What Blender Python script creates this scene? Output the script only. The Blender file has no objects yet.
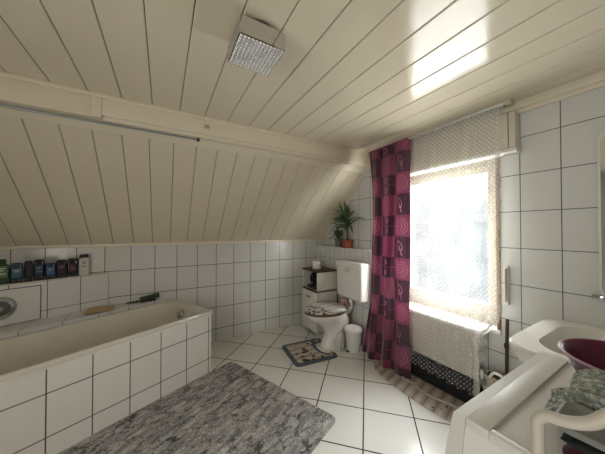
import bpy, bmesh, math, random
from mathutils import Vector, Matrix
R = math.radians
PI = math.pi
random.seed(7)
S = bpy.context.scene
C = S.collection

# ------------------------------------------------------------ camera, world, light, exposure
cam_d = bpy.data.cameras.new('camera')
cam = bpy.data.objects.new('camera', cam_d); C.objects.link(cam)
cam.location = (2.97, -2.095, 1.32)
cam.rotation_euler = (R(90.7), 0, R(59.8))
cam_d.sensor_width = 36.0
cam_d.lens = 240.0/605.0*36.0
cam_d.clip_start = 0.02
S.camera = cam

S.view_settings.view_transform = 'Standard'
S.view_settings.look = 'None'
S.view_settings.gamma = 1.0
S.view_settings.use_curve_mapping = False
S.view_settings.exposure = 1.36

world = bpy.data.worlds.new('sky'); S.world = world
world.use_nodes = True
wn = world.node_tree; wn.nodes.clear()
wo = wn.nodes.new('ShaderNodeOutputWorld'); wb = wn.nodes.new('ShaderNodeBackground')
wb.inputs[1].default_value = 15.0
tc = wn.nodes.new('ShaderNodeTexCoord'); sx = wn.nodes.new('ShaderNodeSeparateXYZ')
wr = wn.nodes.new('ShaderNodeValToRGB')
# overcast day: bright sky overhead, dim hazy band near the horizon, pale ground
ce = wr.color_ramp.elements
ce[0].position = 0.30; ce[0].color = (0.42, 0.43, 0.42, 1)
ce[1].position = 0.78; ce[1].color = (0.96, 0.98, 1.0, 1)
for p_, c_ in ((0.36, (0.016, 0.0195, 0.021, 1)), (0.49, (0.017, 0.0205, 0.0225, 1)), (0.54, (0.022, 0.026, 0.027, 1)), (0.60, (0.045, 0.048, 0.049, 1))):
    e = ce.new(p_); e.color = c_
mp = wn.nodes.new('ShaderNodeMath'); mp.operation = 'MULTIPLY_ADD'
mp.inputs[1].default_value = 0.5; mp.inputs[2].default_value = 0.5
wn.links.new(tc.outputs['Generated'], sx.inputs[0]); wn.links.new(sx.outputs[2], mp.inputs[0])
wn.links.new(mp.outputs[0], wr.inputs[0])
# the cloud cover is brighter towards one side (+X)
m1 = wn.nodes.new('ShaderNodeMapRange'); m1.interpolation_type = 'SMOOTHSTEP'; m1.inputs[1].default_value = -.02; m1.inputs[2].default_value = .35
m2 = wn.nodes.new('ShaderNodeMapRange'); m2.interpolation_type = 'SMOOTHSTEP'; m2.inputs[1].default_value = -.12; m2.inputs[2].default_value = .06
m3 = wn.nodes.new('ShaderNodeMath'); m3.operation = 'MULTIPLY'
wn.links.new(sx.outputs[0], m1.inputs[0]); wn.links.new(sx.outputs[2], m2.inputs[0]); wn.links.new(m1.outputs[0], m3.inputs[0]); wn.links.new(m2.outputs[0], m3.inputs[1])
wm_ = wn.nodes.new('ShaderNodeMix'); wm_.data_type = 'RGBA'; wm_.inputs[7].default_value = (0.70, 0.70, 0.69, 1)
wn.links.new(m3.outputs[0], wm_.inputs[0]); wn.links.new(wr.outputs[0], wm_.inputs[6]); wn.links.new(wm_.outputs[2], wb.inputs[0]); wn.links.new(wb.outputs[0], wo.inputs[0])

def area(name, loc, rot, sx_, sy_, power, col=(1, 1, 1), portal=False):
    l = bpy.data.lights.new(name, 'AREA'); l.shape = 'RECTANGLE'; l.size = sx_; l.size_y = sy_
    l.energy = power; l.color = col
    o = bpy.data.objects.new(name, l); C.objects.link(o); o.location = loc; o.rotation_euler = rot
    if portal: l.cycles.is_portal = True
    return o
area('window_portal', (1.745, 0.235, 1.235), (R(-90), 0, 0), 0.92, 1.3, 1.0, portal=True)
# fill light added behind the camera, out of view, to lift the whole room
area('rear_fill_light', (3.1, -3.80, 1.05), (R(90), 0, 0), 0.84, 1.9, 11.0, (1.0, 0.99, 0.96))

# ------------------------------------------------------------ helpers
def lin(c):
    return tuple(((x/255)/12.92 if x/255 <= .04045 else ((x/255+.055)/1.055)**2.4) for x in c) + (1,)

class NT:
    """tiny expression builder for shader nodes"""
    def __init__(s, name):
        s.m = bpy.data.materials.new(name); s.m.use_nodes = True
        s.t = s.m.node_tree; s.t.nodes.clear()
        s.out = s.t.nodes.new('ShaderNodeOutputMaterial')
    def n(s, kind, **kw):
        x = s.t.nodes.new(kind)
        for k, v in kw.items(): setattr(x, k, v)
        return x
    def put(s, sock, v):
        if isinstance(v, bpy.types.NodeSocket): s.t.links.new(v, sock)
        elif v is not None: sock.default_value = v
    def math(s, op, a, b=None, c=None):
        x = s.n('ShaderNodeMath', operation=op)
        s.put(x.inputs[0], a); s.put(x.inputs[1], b); s.put(x.inputs[2], c)
        return x.outputs[0]
    def coord(s, kind='Object'):
        return s.n('ShaderNodeTexCoord').outputs[kind]
    def xyz(s, v):
        x = s.n('ShaderNodeSeparateXYZ'); s.put(x.inputs[0], v); return x.outputs
    def comb(s, a, b, c=0.0):
        x = s.n('ShaderNodeCombineXYZ'); s.put(x.inputs[0], a); s.put(x.inputs[1], b); s.put(x.inputs[2], c); return x.outputs[0]
    def noise(s, v, scale, detail=3, rough=.5):
        x = s.n('ShaderNodeTexNoise'); s.put(x.inputs['Vector'], v)
        x.inputs['Scale'].default_value = scale; x.inputs['Detail'].default_value = detail; x.inputs['Roughness'].default_value = rough
        return x.outputs[0]
    def mix(s, f, a, b):
        x = s.n('ShaderNodeMix', data_type='RGBA'); s.put(x.inputs[0], f); s.put(x.inputs[6], a); s.put(x.inputs[7], b)
        return x.outputs[2]
    def ramp(s, f, stops):
        x = s.n('ShaderNodeValToRGB'); s.put(x.inputs[0], f)
        els = x.color_ramp.elements
        els[0].position, els[0].color = stops[0]; els[1].position, els[1].color = stops[-1]
        for p, c in stops[1:-1]:
            q = els.new(p); q.color = c
        return x.outputs[0]
    def bump(s, h, strength=.3, dist=.01):
        x = s.n('ShaderNodeBump'); s.put(x.inputs['Height'], h)
        x.inputs['Strength'].default_value = strength; x.inputs['Distance'].default_value = dist
        return x.outputs[0]
    def bsdf(s, col, rough=.5, metal=0.0, bump=None, **kw):
        p = s.n('ShaderNodeBsdfPrincipled')
        s.put(p.inputs['Base Color'], col); s.put(p.inputs['Roughness'], rough); s.put(p.inputs['Metallic'], metal)
        if bump is not None: s.put(p.inputs['Normal'], bump)
        for k, v in kw.items(): s.put(p.inputs[k], v)
        s.t.links.new(p.outputs[0], s.out.inputs[0])
        return s.m

def plain(name, rgb, rough=.5, metal=0.0, var=.04, scale=18, bump=0.0, **kw):
    """simple procedural paint with a slight tone variation of its own"""
    t = NT(name); c = lin(rgb); co = t.coord()
    n = t.noise(co, scale, 3)
    dark = tuple(max(0, x*(1-2*var)) for x in c[:3]) + (1,)
    col = t.mix(n, dark, c)
    b = t.bump(t.noise(co, scale*12, 4), bump, .004) if bump else None
    return t.bsdf(col, rough, metal, b, **kw)

def groove(t, x, pitch, off, w):
    """1 on the joints of a grid line family, 0 elsewhere"""
    a = t.math('SUBTRACT', x, off)
    a = t.math('DIVIDE', a, pitch)
    a = t.math('FRACT', a)
    a = t.math('SUBTRACT', a, .5); a = t.math('ABSOLUTE', a)
    a = t.math('SUBTRACT', .5, a); a = t.math('MULTIPLY', a, pitch)
    return t.math('LESS_THAN', a, w*.5)

def tile_mat(name, ax, pu, ou, pv, ov, tile, grout, w=.004, rot45=False, rough=.16, cell=.04):
    t = NT(name); o = t.xyz(t.coord())
    if rot45:
        u = t.math('MULTIPLY', t.math('ADD', o[0], o[1]), .70711); v = t.math('MULTIPLY', t.math('SUBTRACT', o[0], o[1]), .70711)
    else:
        u, v = o[ax[0]], o[ax[1]]
    g = t.math('MAXIMUM', groove(t, u, pu, ou, w), groove(t, v, pv, ov, w))
    cu = t.math('FLOOR', t.math('DIVIDE', t.math('SUBTRACT', u, ou), pu))
    cv = t.math('FLOOR', t.math('DIVIDE', t.math('SUBTRACT', v, ov), pv))
    wnn = t.n('ShaderNodeTexWhiteNoise', noise_dimensions='2D'); t.put(wnn.inputs[0], t.comb(cu, cv))
    c = lin(tile); d = tuple(x*(1-cell) for x in c[:3]) + (1,)
    base = t.mix(wnn.outputs[0], d, c)
    nz = t.noise(t.coord(), 9, 4)
    base = t.mix(t.math('MULTIPLY', nz, .10), base, tuple(x*.8 for x in c[:3]) + (1,))
    col = t.mix(g, base, lin(grout))
    rg = t.math('ADD', t.math('MULTIPLY', g, .6), rough)
    h = t.math('ADD', t.math('MULTIPLY', g, -1.0), t.math('MULTIPLY', nz, .12))
    return t.bsdf(col, rg, 0.0, t.bump(h, .35, .003))

def finish(name, bm, mat, parent=None, smooth=False):
    bmesh.ops.recalc_face_normals(bm, faces=bm.faces)
    me = bpy.data.meshes.new(name); bm.to_mesh(me); bm.free()
    if smooth:
        for p in me.polygons: p.use_smooth = True
        try: me.set_sharp_from_angle(angle=R(38))
        except Exception: pass
    o = bpy.data.objects.new(name, me); C.objects.link(o)
    me.materials.append(mat)
    if parent is not None: o.parent = parent
    return o

def thing(name, label, cat, loc=(0, 0, 0), rz=0, group=None):
    o = bpy.data.objects.new(name, None); C.objects.link(o); o.empty_display_size = .05
    o.location = loc; o.rotation_euler = (0, 0, rz); o['label'] = label; o['category'] = cat
    if group: o['group'] = group
    return o
def tag(o, label, cat, group=None):
    o['label'] = label; o['category'] = cat
    if group: o['group'] = group
    return o
def struct(o, label=None):
    o['kind'] = 'structure'
    if label: o['label'] = label
    return o

def bx(bm, x0, x1, y0, y1, z0, z1, bev=0.0, seg=2):
    b = bmesh.new()
    r = bmesh.ops.create_cube(b, size=1)
    for v in b.verts:
        v.co = Vector(((x0+x1)/2+v.co.x*(x1-x0), (y0+y1)/2+v.co.y*(y1-y0), (z0+z1)/2+v.co.z*(z1-z0)))
    if bev: bmesh.ops.bevel(b, geom=b.edges[:], offset=bev, segments=seg, affect='EDGES', profile=.5)
    merge(bm, b)
def merge(bm, b, M=None):
    if M is not None: bmesh.ops.transform(b, matrix=M, verts=b.verts)
    me = bpy.data.meshes.new('tmp'); b.to_mesh(me); b.free(); bm.from_mesh(me); bpy.data.meshes.remove(me)
def box(name, mat, x0, x1, y0, y1, z0, z1, parent=None, bev=0.0, smooth=None):
    bm = bmesh.new(); bx(bm, x0, x1, y0, y1, z0, z1, bev)
    return finish(name, bm, mat, parent, bool(bev) if smooth is None else smooth)

def loft(bm, rings, cap0=True, cap1=True, closed=True):
    vs = [[bm.verts.new(p) for p in r] for r in rings]
    for a, b in zip(vs, vs[1:]):
        n = len(a)
        for i in range(n if closed else n-1):
            j = (i+1) % n
            try: bm.faces.new((a[i], a[j], b[j], b[i]))
            except ValueError: pass
    if cap0: bm.faces.new(vs[0][::-1])
    if cap1: bm.faces.new(vs[-1])
    return vs
def circ(cx, cy, z, r, n=28, ry=None):
    ry = r if ry is None else ry
    return [(cx+r*math.cos(2*PI*i/n), cy+ry*math.sin(2*PI*i/n), z) for i in range(n)]
def rrect(x0, x1, y0, y1, z, r, n=6):
    pts = []
    for cx, cy, a0 in ((x1-r, y1-r, 0), (x0+r, y1-r, 90), (x0+r, y0+r, 180), (x1-r, y0+r, 270)):
        for k in range(n+1):
            a = R(a0+90*k/n); pts.append((cx+r*math.cos(a), cy+r*math.sin(a), z))
    return pts
def egg(cx, cy, z, a, bf, bb, n=36, p=2.0):
    """egg outline, front towards -Y"""
    pts = []
    for i in range(n):
        th = 2*PI*i/n; c, s_ = math.cos(th), math.sin(th)
        x = a*math.copysign(abs(c)**(2/p), c)
        y = (bb if s_ > 0 else bf)*math.copysign(abs(s_)**(2/p), s_)
        pts.append((cx+x, cy+y, z))
    return pts
def tube(bm, pts, r, n=10, caps=True):
    pts = [Vector(p) for p in pts]; rings = []
    up = Vector((0, 0, 1))
    t0 = (pts[1]-pts[0]).normalized()
    nrm = t0.cross(up)
    if nrm.length < .05: nrm = t0.cross(Vector((1, 0, 0)))
    nrm.normalize()
    for i, p in enumerate(pts):
        t = ((pts[min(i+1, len(pts)-1)]-pts[max(i-1, 0)])).normalized()
        nrm = (nrm - t*nrm.dot(t)).normalized(); bn = t.cross(nrm)
        rr = r[i] if isinstance(r, (list, tuple)) else r
        rings.append([p+(nrm*math.cos(2*PI*k/n)+bn*math.sin(2*PI*k/n))*rr for k in range(n)])
    loft(bm, rings, caps, caps)
def smooth_path(pts, sub=8):
    P = [Vector(p) for p in pts]; out = []
    for i in range(len(P)-1):
        p0 = P[max(i-1, 0)]; p1 = P[i]; p2 = P[i+1]; p3 = P[min(i+2, len(P)-1)]
        for k in range(sub):
            t = k/sub
            out.append(.5*((2*p1)+(-p0+p2)*t+(2*p0-5*p1+4*p2-p3)*t*t+(-p0+3*p1-3*p2+p3)*t**3))
    out.append(P[-1]); return out
def lathe(bm, prof, cx=0, cy=0, n=28, cap0=True, cap1=True):
    loft(bm, [circ(cx, cy, z, max(r, .0005), n) for r, z in prof], cap0, cap1)

# ------------------------------------------------------------ materials of the room
TILE = (213, 213, 208); GROUT = (92, 90, 84)
M_knee = tile_mat('knee_wall_tiles', (1, 2), .206, -.929, .253, .915, TILE, (72, 70, 64), .006)
M_wall = tile_mat('window_wall_tiles', (0, 2), .1945, 2.308, .251, .943, TILE, (88, 88, 84), .005)
M_side = plain('beige_plaster', (204, 202, 196), .8, var=.04)
M_floor = tile_mat('floor_tiles', None, .343, .598, .343, 1.394, (226, 226, 220), (34, 34, 34), .0085, rot45=True, rough=.2)
M_ledge = tile_mat('ledge_tiles', (0, 2), .104, .0, .25, .945, TILE, GROUT, .004)
M_plank = plain('cream_lacquer_planks', (222, 213, 190), .13, var=.03, scale=5)
M_groove = plain('plank_joint', (52, 44, 34), .7)
M_joint = plain('pale_plank_joint', (206, 197, 172), .5)
M_beam = plain('cream_beam_paint', (228, 219, 196), .35, var=.03, scale=6)
M_white = plain('white_plastic', (225, 224, 218), .3, var=.02)
M_ceramic = plain('white_ceramic', (232, 230, 222), .08, var=.02)
M_cream = plain('aged_cream_plastic', (214, 208, 190), .35, var=.05, scale=10)
M_chrome = plain('chrome', (200, 200, 200), .12, 1.0, var=.02)
M_pane_frame = plain('white_window_profile', (222, 214, 200), .35)
M_rad = plain('radiator_enamel', (196, 190, 178), .4, var=.03)
M_brown = plain('dark_brown_wood', (74, 46, 34), .45, var=.2, scale=30)
M_black = plain('black_fabric', (16, 16, 18), .85, var=.2, bump=.3)

# ------------------------------------------------------------ room shell
def slab(name, mat, x0, x1, y0, y1, z0, z1, label):
    return struct(box(name, mat, x0, x1, y0, y1, z0, z1), label)
XR, YB, H = 3.72, -3.75, 2.19
slab('floor', M_floor, -.1, XR+.1, YB-.1, .25, -.1, 0, 'white diagonal floor tiles with dark joints')
slab('wall_left', M_knee, -.12, 0, YB-.1, .25, 0, 1.165, 'low white tiled wall under the sloping ceiling')
slab('wall_right', M_side, XR, XR+.1, YB-.1, .25, 0, H+.05, 'beige side wall behind the camera')
# unseen back wall, with a doorway added for the fill light
bm = bmesh.new()
bx(bm, -.1, 2.65, YB-.1, YB, 0, H+.05); bx(bm, 3.55, XR, YB-.1, YB, 0, H+.05); bx(bm, 2.65, 3.55, YB-.1, YB, 2.05, H+.05)
struct(finish('wall_back', bm, M_side), 'back wall with the doorway added for the fill light')
D = bpy.data.objects.new('door_added', None); C.objects.link(D); D['kind'] = 'structure'; D['label'] = 'unseen brown door, added to go with the fill light doorway'  # unseen door, added with the doorway to house the fill light
M_door = plain('oak_door', (150, 108, 68), .5, var=.15)
box('door_leaf', M_door, 3.56, 3.60, YB+.01, YB+.88, .005, 2.04, D, .003)
bm = bmesh.new(); tube(bm, [(3.56, YB+.80, 1.05), (3.50, YB+.80, 1.05), (3.50, YB+.69, 1.05)], .009, 10); finish('door_handle', bm, M_chrome, D, True)
bm = bmesh.new(); bx(bm, 2.3, 3.9, YB-1.1, YB-1.0, 0, 2.3); bx(bm, 2.3, 2.4, YB-1.1, YB-.1, 0, 2.3); bx(bm, 3.8, 3.9, YB-1.1, YB-.1, 0, 2.3)
bx(bm, 2.3, 3.9, YB-1.1, YB-.1, 2.2, 2.3); bx(bm, 2.3, 3.9, YB-1.1, YB-.1, -.1, 0)
struct(finish('wall_added_hallway', bm, M_side), 'unseen hallway shell added behind the fill light')  # hallway shell is added too, enclosing the fill light from behind
# window wall: four blocks round the opening
WX0, WX1, WZ0, WZ1 = 1.30, 2.185, .60, 1.87
bm = bmesh.new()
bx(bm, 0, WX0, 0, .25, 0, H+.05); bx(bm, WX1, XR+.1, 0, .25, 0, H+.05)
bx(bm, WX0, WX1, 0, .25, 0, WZ0); bx(bm, WX0, WX1, 0, .25, WZ1, H+.05)
struct(finish('wall_window', bm, M_wall), 'white tiled wall with the window')

# ceiling planks: flat part and slope, grooves are real
def planks(bm, u0, u1, pitch, phase, make):
    k0 = math.floor((u0-phase)/pitch)-1; k = k0
    while phase+k*pitch < u1:
        a, b = phase+k*pitch, phase+(k+1)*pitch
        a2, b2 = max(a, u0), min(b, u1)
        if b2-a2 > .02: make(a2+.0016, b2-.0016)
        k += 1
bm = bmesh.new()
planks(bm, YB, -.0, .1707, -.627, lambda a, b: bx(bm, .95, XR, a, b, H, H+.014, .0045, 1))
struct(finish('ceiling', bm, M_plank), 'cream lacquered plank ceiling')
bm = bmesh.new(); bx(bm, .9, XR+.1, YB-.1, .25, H+.010, H+.05)
struct(finish('ceiling_backing', bm, M_groove))
SL = Vector((.93, 0, 2.045))-Vector((0, 0, 1.175)); sl = SL.length; ang = math.atan2(SL.z, SL.x)
MS = Matrix.Translation((0, 0, 1.175)) @ Matrix.Rotation(-ang, 4, 'Y')
bm = bmesh.new(); b = bmesh.new()
planks(b, YB, -.0, .1625, -1.862, lambda a, c: bx(b, -.02, sl+.03, a, c, 0, .014, .0045, 1)); merge(bm, b, MS)
struct(finish('ceiling_slope', bm, M_plank), 'cream plank cladding on the roof slope')
bm = bmesh.new(); b = bmesh.new(); bx(b, -.05, sl+.03, YB-.1, .25, .010, .05); merge(bm, b, MS)
struct(finish('ceiling_slope_backing', bm, M_groove))
bm = bmesh.new(); b = bmesh.new(); bx(b, sl-.075, sl+.02, YB, -.0, -.007, .004, .003); merge(bm, b, MS)
struct(finish('trim_10', bm, M_beam, None, True), 'flat strip along the top of the slope')

# beam between slope and flat ceiling, with cover strips
bm = bmesh.new()
bx(bm, .90, .995, -2.44, -.0, 2.06, H, .003); bx(bm, .90, .993, YB, -2.49, 2.04, H, .003)
bx(bm, .985, 1.012, YB, -.0, 2.165, H, .003)
bx(bm, .90, .998, -2.49, -2.44, 2.042, 2.18, .002)
bx(bm, .90, .975, -2.44, -.0, 2.035, 2.062, .003)
struct(finish('trim_1', bm, M_beam, None, True), 'cream boxed beam between the slope and the ceiling')
bm = bmesh.new(); bx(bm, 0, .014, YB, 0, 1.158, 1.184, .004)
struct(finish('trim_2', bm, M_beam, None, True), 'thin strip along the top of the low tiled wall')
bm = bmesh.new(); bx(bm, 1.0, XR, -.035, 0, 2.135, H, .004); bx(bm, 1.0, XR, -.018, 0, 2.11, 2.137, .003)
struct(finish('trim_3', bm, M_beam, None, True), 'cream cornice over the window wall')
# edge strip where the slope meets the window wall
bm = bmesh.new(); b = bmesh.new(); bx(b, 0, sl, -.022, 0, -.018, 0.0, .003); merge(bm, b, MS)
struct(finish('trim_4', bm, M_beam, None, True), 'strip along the slope at the window wall')
bm = bmesh.new(); bx(bm, 0, .008, -1.72, 0, 0, .012)
struct(finish('baseboard_left', bm, M_cream))

# tiled ledge boxed in front of the window wall behind the toilet
bm = bmesh.new(); bx(bm, 0, 1.17, -.12, 0, 0, 1.085)
struct(finish('trim_5', bm, M_ledge), 'tiled boxed ledge behind the toilet')
bm = bmesh.new(); bx(bm, 0, 1.175, -.125, 0, 1.085, 1.094, .002)
struct(finish('trim_6', bm, M_white, None, True), 'top of the tiled ledge')

# ------------------------------------------------------------ window
W = bpy.data.objects.new('window_1', None); C.objects.link(W); W['kind'] = 'structure'; W['label'] = 'backlit window with a pale profile behind net'
M_reveal = plain('window_reveal_plaster', (214, 208, 196), .7)
bm = bmesh.new()
FY0, FY1 = .10, .16
bx(bm, WX0, WX1, FY0, FY1, WZ0, WZ0+.06, .006); bx(bm, WX0, WX1, FY0, FY1, WZ1-.05, WZ1, .006)
bx(bm, WX0, WX0+.05, FY0, FY1, WZ0+.06, WZ1-.05, .004); bx(bm, WX1-.03, WX1, FY0, FY1, WZ0+.06, WZ1-.05, .004)
finish('window_frame', bm, M_pane_frame, W, True)
bm = bmesh.new()
SX0, SX1, SZ0, SZ1 = WX0+.045, WX1-.025, WZ0+.055, WZ1-.045
GX0, GX1, GZ0, GZ1 = SX0+.07, 2.085, .74, 1.765
for a in ((SX0, SX1, FY0-.02, FY1-.01, SZ0, GZ0), (SX0, SX1, FY0-.02, FY1-.01, GZ1, SZ1),
          (SX0, GX0, FY0-.02, FY1-.01, GZ0, GZ1), (GX1, SX1, FY0-.02, FY1-.01, GZ0, GZ1)): bx(bm, *a, .006)
finish('window_sash', bm, M_pane_frame, W, True)
t = NT('ornamental_glass'); co = t.coord()
nv = t.n('ShaderNodeTexVoronoi', feature='DISTANCE_TO_EDGE'); t.put(nv.inputs['Vector'], co); nv.inputs['Scale'].default_value = 45
nz = t.noise(co, 7, 5, .6)
f = t.math('ADD', t.math('MULTIPLY', nz, .5), t.math('MULTIPLY', nv.outputs[0], .5))
bmp = t.bump(f, .5, .01)
tr = t.n('ShaderNodeBsdfTransparent'); tl = t.n('ShaderNodeBsdfTranslucent'); gl = t.n('ShaderNodeBsdfGlossy')
tl.inputs[0].default_value = (.9, .95, 1, 1); gl.inputs['Roughness'].default_value = .08; t.put(gl.inputs['Normal'], bmp)
m1 = t.n('ShaderNodeMixShader'); t.put(m1.inputs[0], t.ramp(f, [(.25, (.0,)*3+(1,)), (.6, (.06,)*3+(1,))])); t.t.links.new(tr.outputs[0], m1.inputs[1]); t.t.links.new(tl.outputs[0], m1.inputs[2])
m2 = t.n('ShaderNodeMixShader'); m2.inputs[0].default_value = .05; t.t.links.new(m1.outputs[0], m2.inputs[1]); t.t.links.new(gl.outputs[0], m2.inputs[2])
t.t.links.new(m2.outputs[0], t.out.inputs[0]); M_glass = t.m
box('window_pane', M_glass, GX0-.01, GX1+.01, FY0+.02, FY0+.026, GZ0-.01, GZ1+.01, W)
bm = bmesh.new(); bx(bm, WX0-.02, WX1-.06, -.14, .10, WZ0-.028, WZ0+.002, .005); bx(bm, WX1-.08, WX1+.012, -.02, .10, WZ0-.028, WZ0+.002, .004)
finish('window_sill', bm, M_white, W, True)
bm = bmesh.new(); bx(bm, WX1-.012, WX1+.01, -.012, .10, WZ0, WZ1, .003)
finish('reveal_strip', bm, plain('worn_wood_strip', (150, 118, 84), .6, var=.2), W, True)

# roller shutter box above the window
t_ = thing('roller_shutter_box', 'cream roller shutter box above the window, its right end showing past the net', 'shutter box', (1.8, -.06, 1.85))
bm = bmesh.new(); bx(bm, -.52, .515, -.03, .057, .02, .262, .006); finish('housing', bm, M_cream, t_, True)
bm = bmesh.new(); bx(bm, -.52, .52, -.038, .057, -.008, .018, .004); finish('bottom_strip', bm, M_white, t_, True)
bm = bmesh.new(); bx(bm, .475, .479, -.032, -.03, .02, .262); finish('joint', bm, M_groove, t_)

# shutter strap guide + hinge strip
t_ = thing('shutter_strap_guide', 'narrow cream strap winder strip on the tiles right of the window', 'strap winder', (2.235, -.004, .80))
box('guide', M_cream, -.012, .012, -.022, .0, 0, .27, t_, .004)
box('strap', plain('strap_webbing', (150, 135, 110), .8), -.006, .006, -.03, -.022, .02, .25, t_, .001)
t_ = thing('drain_pipe', 'brown rusty pipe running down the tiles between window and washbasin', 'pipe', (2.235, -.03, 0))
M_rust = plain('brown_pipe_paint', (92, 66, 48), .6, var=.35, scale=12)
bm = bmesh.new(); tube(bm, [(0, 0, .0), (0, 0, .40), (.004, .004, .70)], .010); finish('pipe', bm, M_rust, t_, True)
bm = bmesh.new(); tube(bm, [(0, 0, .50), (0, 0, .53)], .014); finish('collar', bm, M_rust, t_, True)
bm = bmesh.new(); tube(bm, [(0, 0.005, .3), (0, .029, .3)], .006); finish('clip', bm, M_rust, t_, True)

# curtain track
t_ = thing('curtain_track', 'slim double curtain track under the ceiling above the window', 'curtain rail', (1.66, -.09, 2.163))
bm = bmesh.new(); bx(bm, -.62, .62, -.018, -.004, .004, .024, .002); bx(bm, -.62, .62, .012, .026, .004, .024, .002)
finish('rail', bm, M_white, t_, True)
bm = bmesh.new(); bx(bm, .60, .64, -.03, .03, 0, .025, .004); finish('end_cap', bm, M_cream, t_, True)
for k in range(9):
    bm = bmesh.new(); tube(bm, [(-.2+k*.1, -.011, .004), (-.2+k*.1, -.011, -.012)], .003, 6); finish('glider', bm, M_groove, t_)

# ------------------------------------------------------------ radiator
t_ = thing('radiator', 'cream panel radiator with vertical ribs hung under the window', 'radiator', (1.79, -.10, .23))
bm = bmesh.new(); n = 30; x0, x1 = -.31, .31; rings = []
prof = []
for i in range(n):
    a = x0+.02+(x1-x0-.04)*i/n; w = (x1-x0-.04)/n
    prof += [(a, -.022), (a+w*.25, -.026), (a+w*.6, -.026), (a+w*.8, -.022)]
prof = [(x0, .0), (x0, -.018)]+prof+[(x1, -.018), (x1, 0)]
loft(bm, [[(p[0], p[1], z) for p in prof] for z in (0, .004, .326, .33)])
finish('panel', bm, M_rad, t_)
bm = bmesh.new(); bx(bm, x0, x1, -.02, .045, .327, .338, .003); finish('top_grille', bm, M_rad, t_, True)
box('convector', M_rad, x0+.01, x1-.01, .0, .04, .01, .32, t_)
bm = bmesh.new(); tube(bm, [(.325, .0, .02), (.325, .0, .08)], .011); tube(bm, [(.30, .0, .05), (.34, .0, .05)], .010); finish('valve', bm, M_white, t_, True)
bm = bmesh.new(); bx(bm, -.25, -.22, .04, .098, .1, .3); finish('bracket', bm, M_rad, t_)
bm = bmesh.new(); bx(bm, .22, .25, .04, .098, .1, .3); finish('bracket', bm, M_rad, t_)

# ------------------------------------------------------------ curtains
def sheet(name, mat, parent, fx, nu, nv):
    """fx(u,v)->(point, (uvx,uvy)), single layer of cloth"""
    bm = bmesh.new(); uvl = bm.loops.layers.uv.new('UVMap')
    g = [[None]*(nu+1) for _ in range(nv+1)]; uv = {}
    for j in range(nv+1):
        for i in range(nu+1):
            p, q = fx(i/nu, j/nv); v = bm.verts.new(p); g[j][i] = v; uv[v] = q
    for j in range(nv):
        for i in range(nu):
            fc = bm.faces.new((g[j][i], g[j][i+1], g[j+1][i+1], g[j+1][i]))
            for l in fc.loops: l[uvl].uv = uv[l.vert]
    me = bpy.data.meshes.new(name); bm.to_mesh(me); bm.free()
    for p in me.polygons: p.use_smooth = True
    o = bpy.data.objects.new(name, me); C.objects.link(o); me.materials.append(mat); o.parent = parent
    return o

# net: dots, scalloped edge, embroidered band at sill height
t = NT('net_with_woven_dots'); uv = t.n('ShaderNodeTexCoord').outputs['UV']; o = t.xyz(uv)
def dots(t, u, v, pitch, rad):
    def one(du, dv):
        a = t.math('SUBTRACT', t.math('FRACT', t.math('ADD', t.math('DIVIDE', u, pitch), du)), .5)
        b = t.math('SUBTRACT', t.math('FRACT', t.math('ADD', t.math('DIVIDE', v, pitch), dv)), .5)
        d = t.math('SQRT', t.math('ADD', t.math('MULTIPLY', a, a), t.math('MULTIPLY', b, b)))
        return t.math('LESS_THAN', d, rad/pitch)
    return t.math('MAXIMUM', one(0, 0), one(.5, .5))
d = dots(t, o[0], o[1], .034, .0050)
edge = t.math('GREATER_THAN', o[0], .885)
hem = t.math('LESS_THAN', o[1], .125)
nzl = t.noise(uv, 120, 2)
em = t.math('MULTIPLY', edge, t.math('MULTIPLY_ADD', nzl, .5, .12))
upper = t.math('GREATER_THAN', o[1], .60)
thr = t.noise(uv, 42, 2, .5)
thr = t.math('LESS_THAN', t.math('ABSOLUTE', t.math('SUBTRACT', thr, .5)), .022)
leafy = t.math('MULTIPLY', thr, t.math('MULTIPLY', t.math('GREATER_THAN', o[1], .62), t.math('LESS_THAN', o[1], 1.58)))
fac = t.math('MAXIMUM', t.math('MAXIMUM', t.math('MAXIMUM', t.math('MULTIPLY', d, t.math('MULTIPLY_ADD', upper, .26, .40)), t.math('MULTIPLY', leafy, .6)), em), t.math('MULTIPLY_ADD', upper, .27, .05))
df = t.n('ShaderNodeBsdfDiffuse'); df.inputs[0].default_value = lin((240, 238, 232)); tl = t.n('ShaderNodeBsdfTranslucent'); tl.inputs[0].default_value = lin((240, 238, 232))
tr = t.n('ShaderNodeBsdfTransparent')
mA = t.n('ShaderNodeMixShader'); mA.inputs[0].default_value = .05; t.t.links.new(df.outputs[0], mA.inputs[1]); t.t.links.new(tl.outputs[0], mA.inputs[2])
mB = t.n('ShaderNodeMixShader'); t.put(mB.inputs[0], fac); t.t.links.new(tr.outputs[0], mB.inputs[1]); t.t.links.new(mA.outputs[0], mB.inputs[2])
t.t.links.new(mB.outputs[0], t.out.inputs[0]); M_net = t.m

t_ = thing('net_curtain', 'white dotted net curtain with scalloped lace edge hanging over window and radiator', 'net curtain', (0, 0, 0))
def netf(u, v):
    z = 2.155-(2.155-.145)*v
    low = max(0, min(1, (0.75-z)/.25)); low = low*low*(3-2*low)
    xr = 2.235-.115*low
    x = 1.43+(xr-1.43)*u
    amp = .008+.012*low
    y = -.112-.075*low + amp*math.sin(u*58+3*math.sin(v*3)) + .006*math.sin(u*23+v*6)
    y += .02*max(0, u-.86)/.14*math.sin(v*9)
    if u > .97: x += .008*abs(math.sin(v*44))
    return (x, min(y, -.112), z), (u*.92, z)
sheet('net', M_net, t_, netf, 150, 110)
bm = bmesh.new(); rr = random.Random(3)
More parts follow.
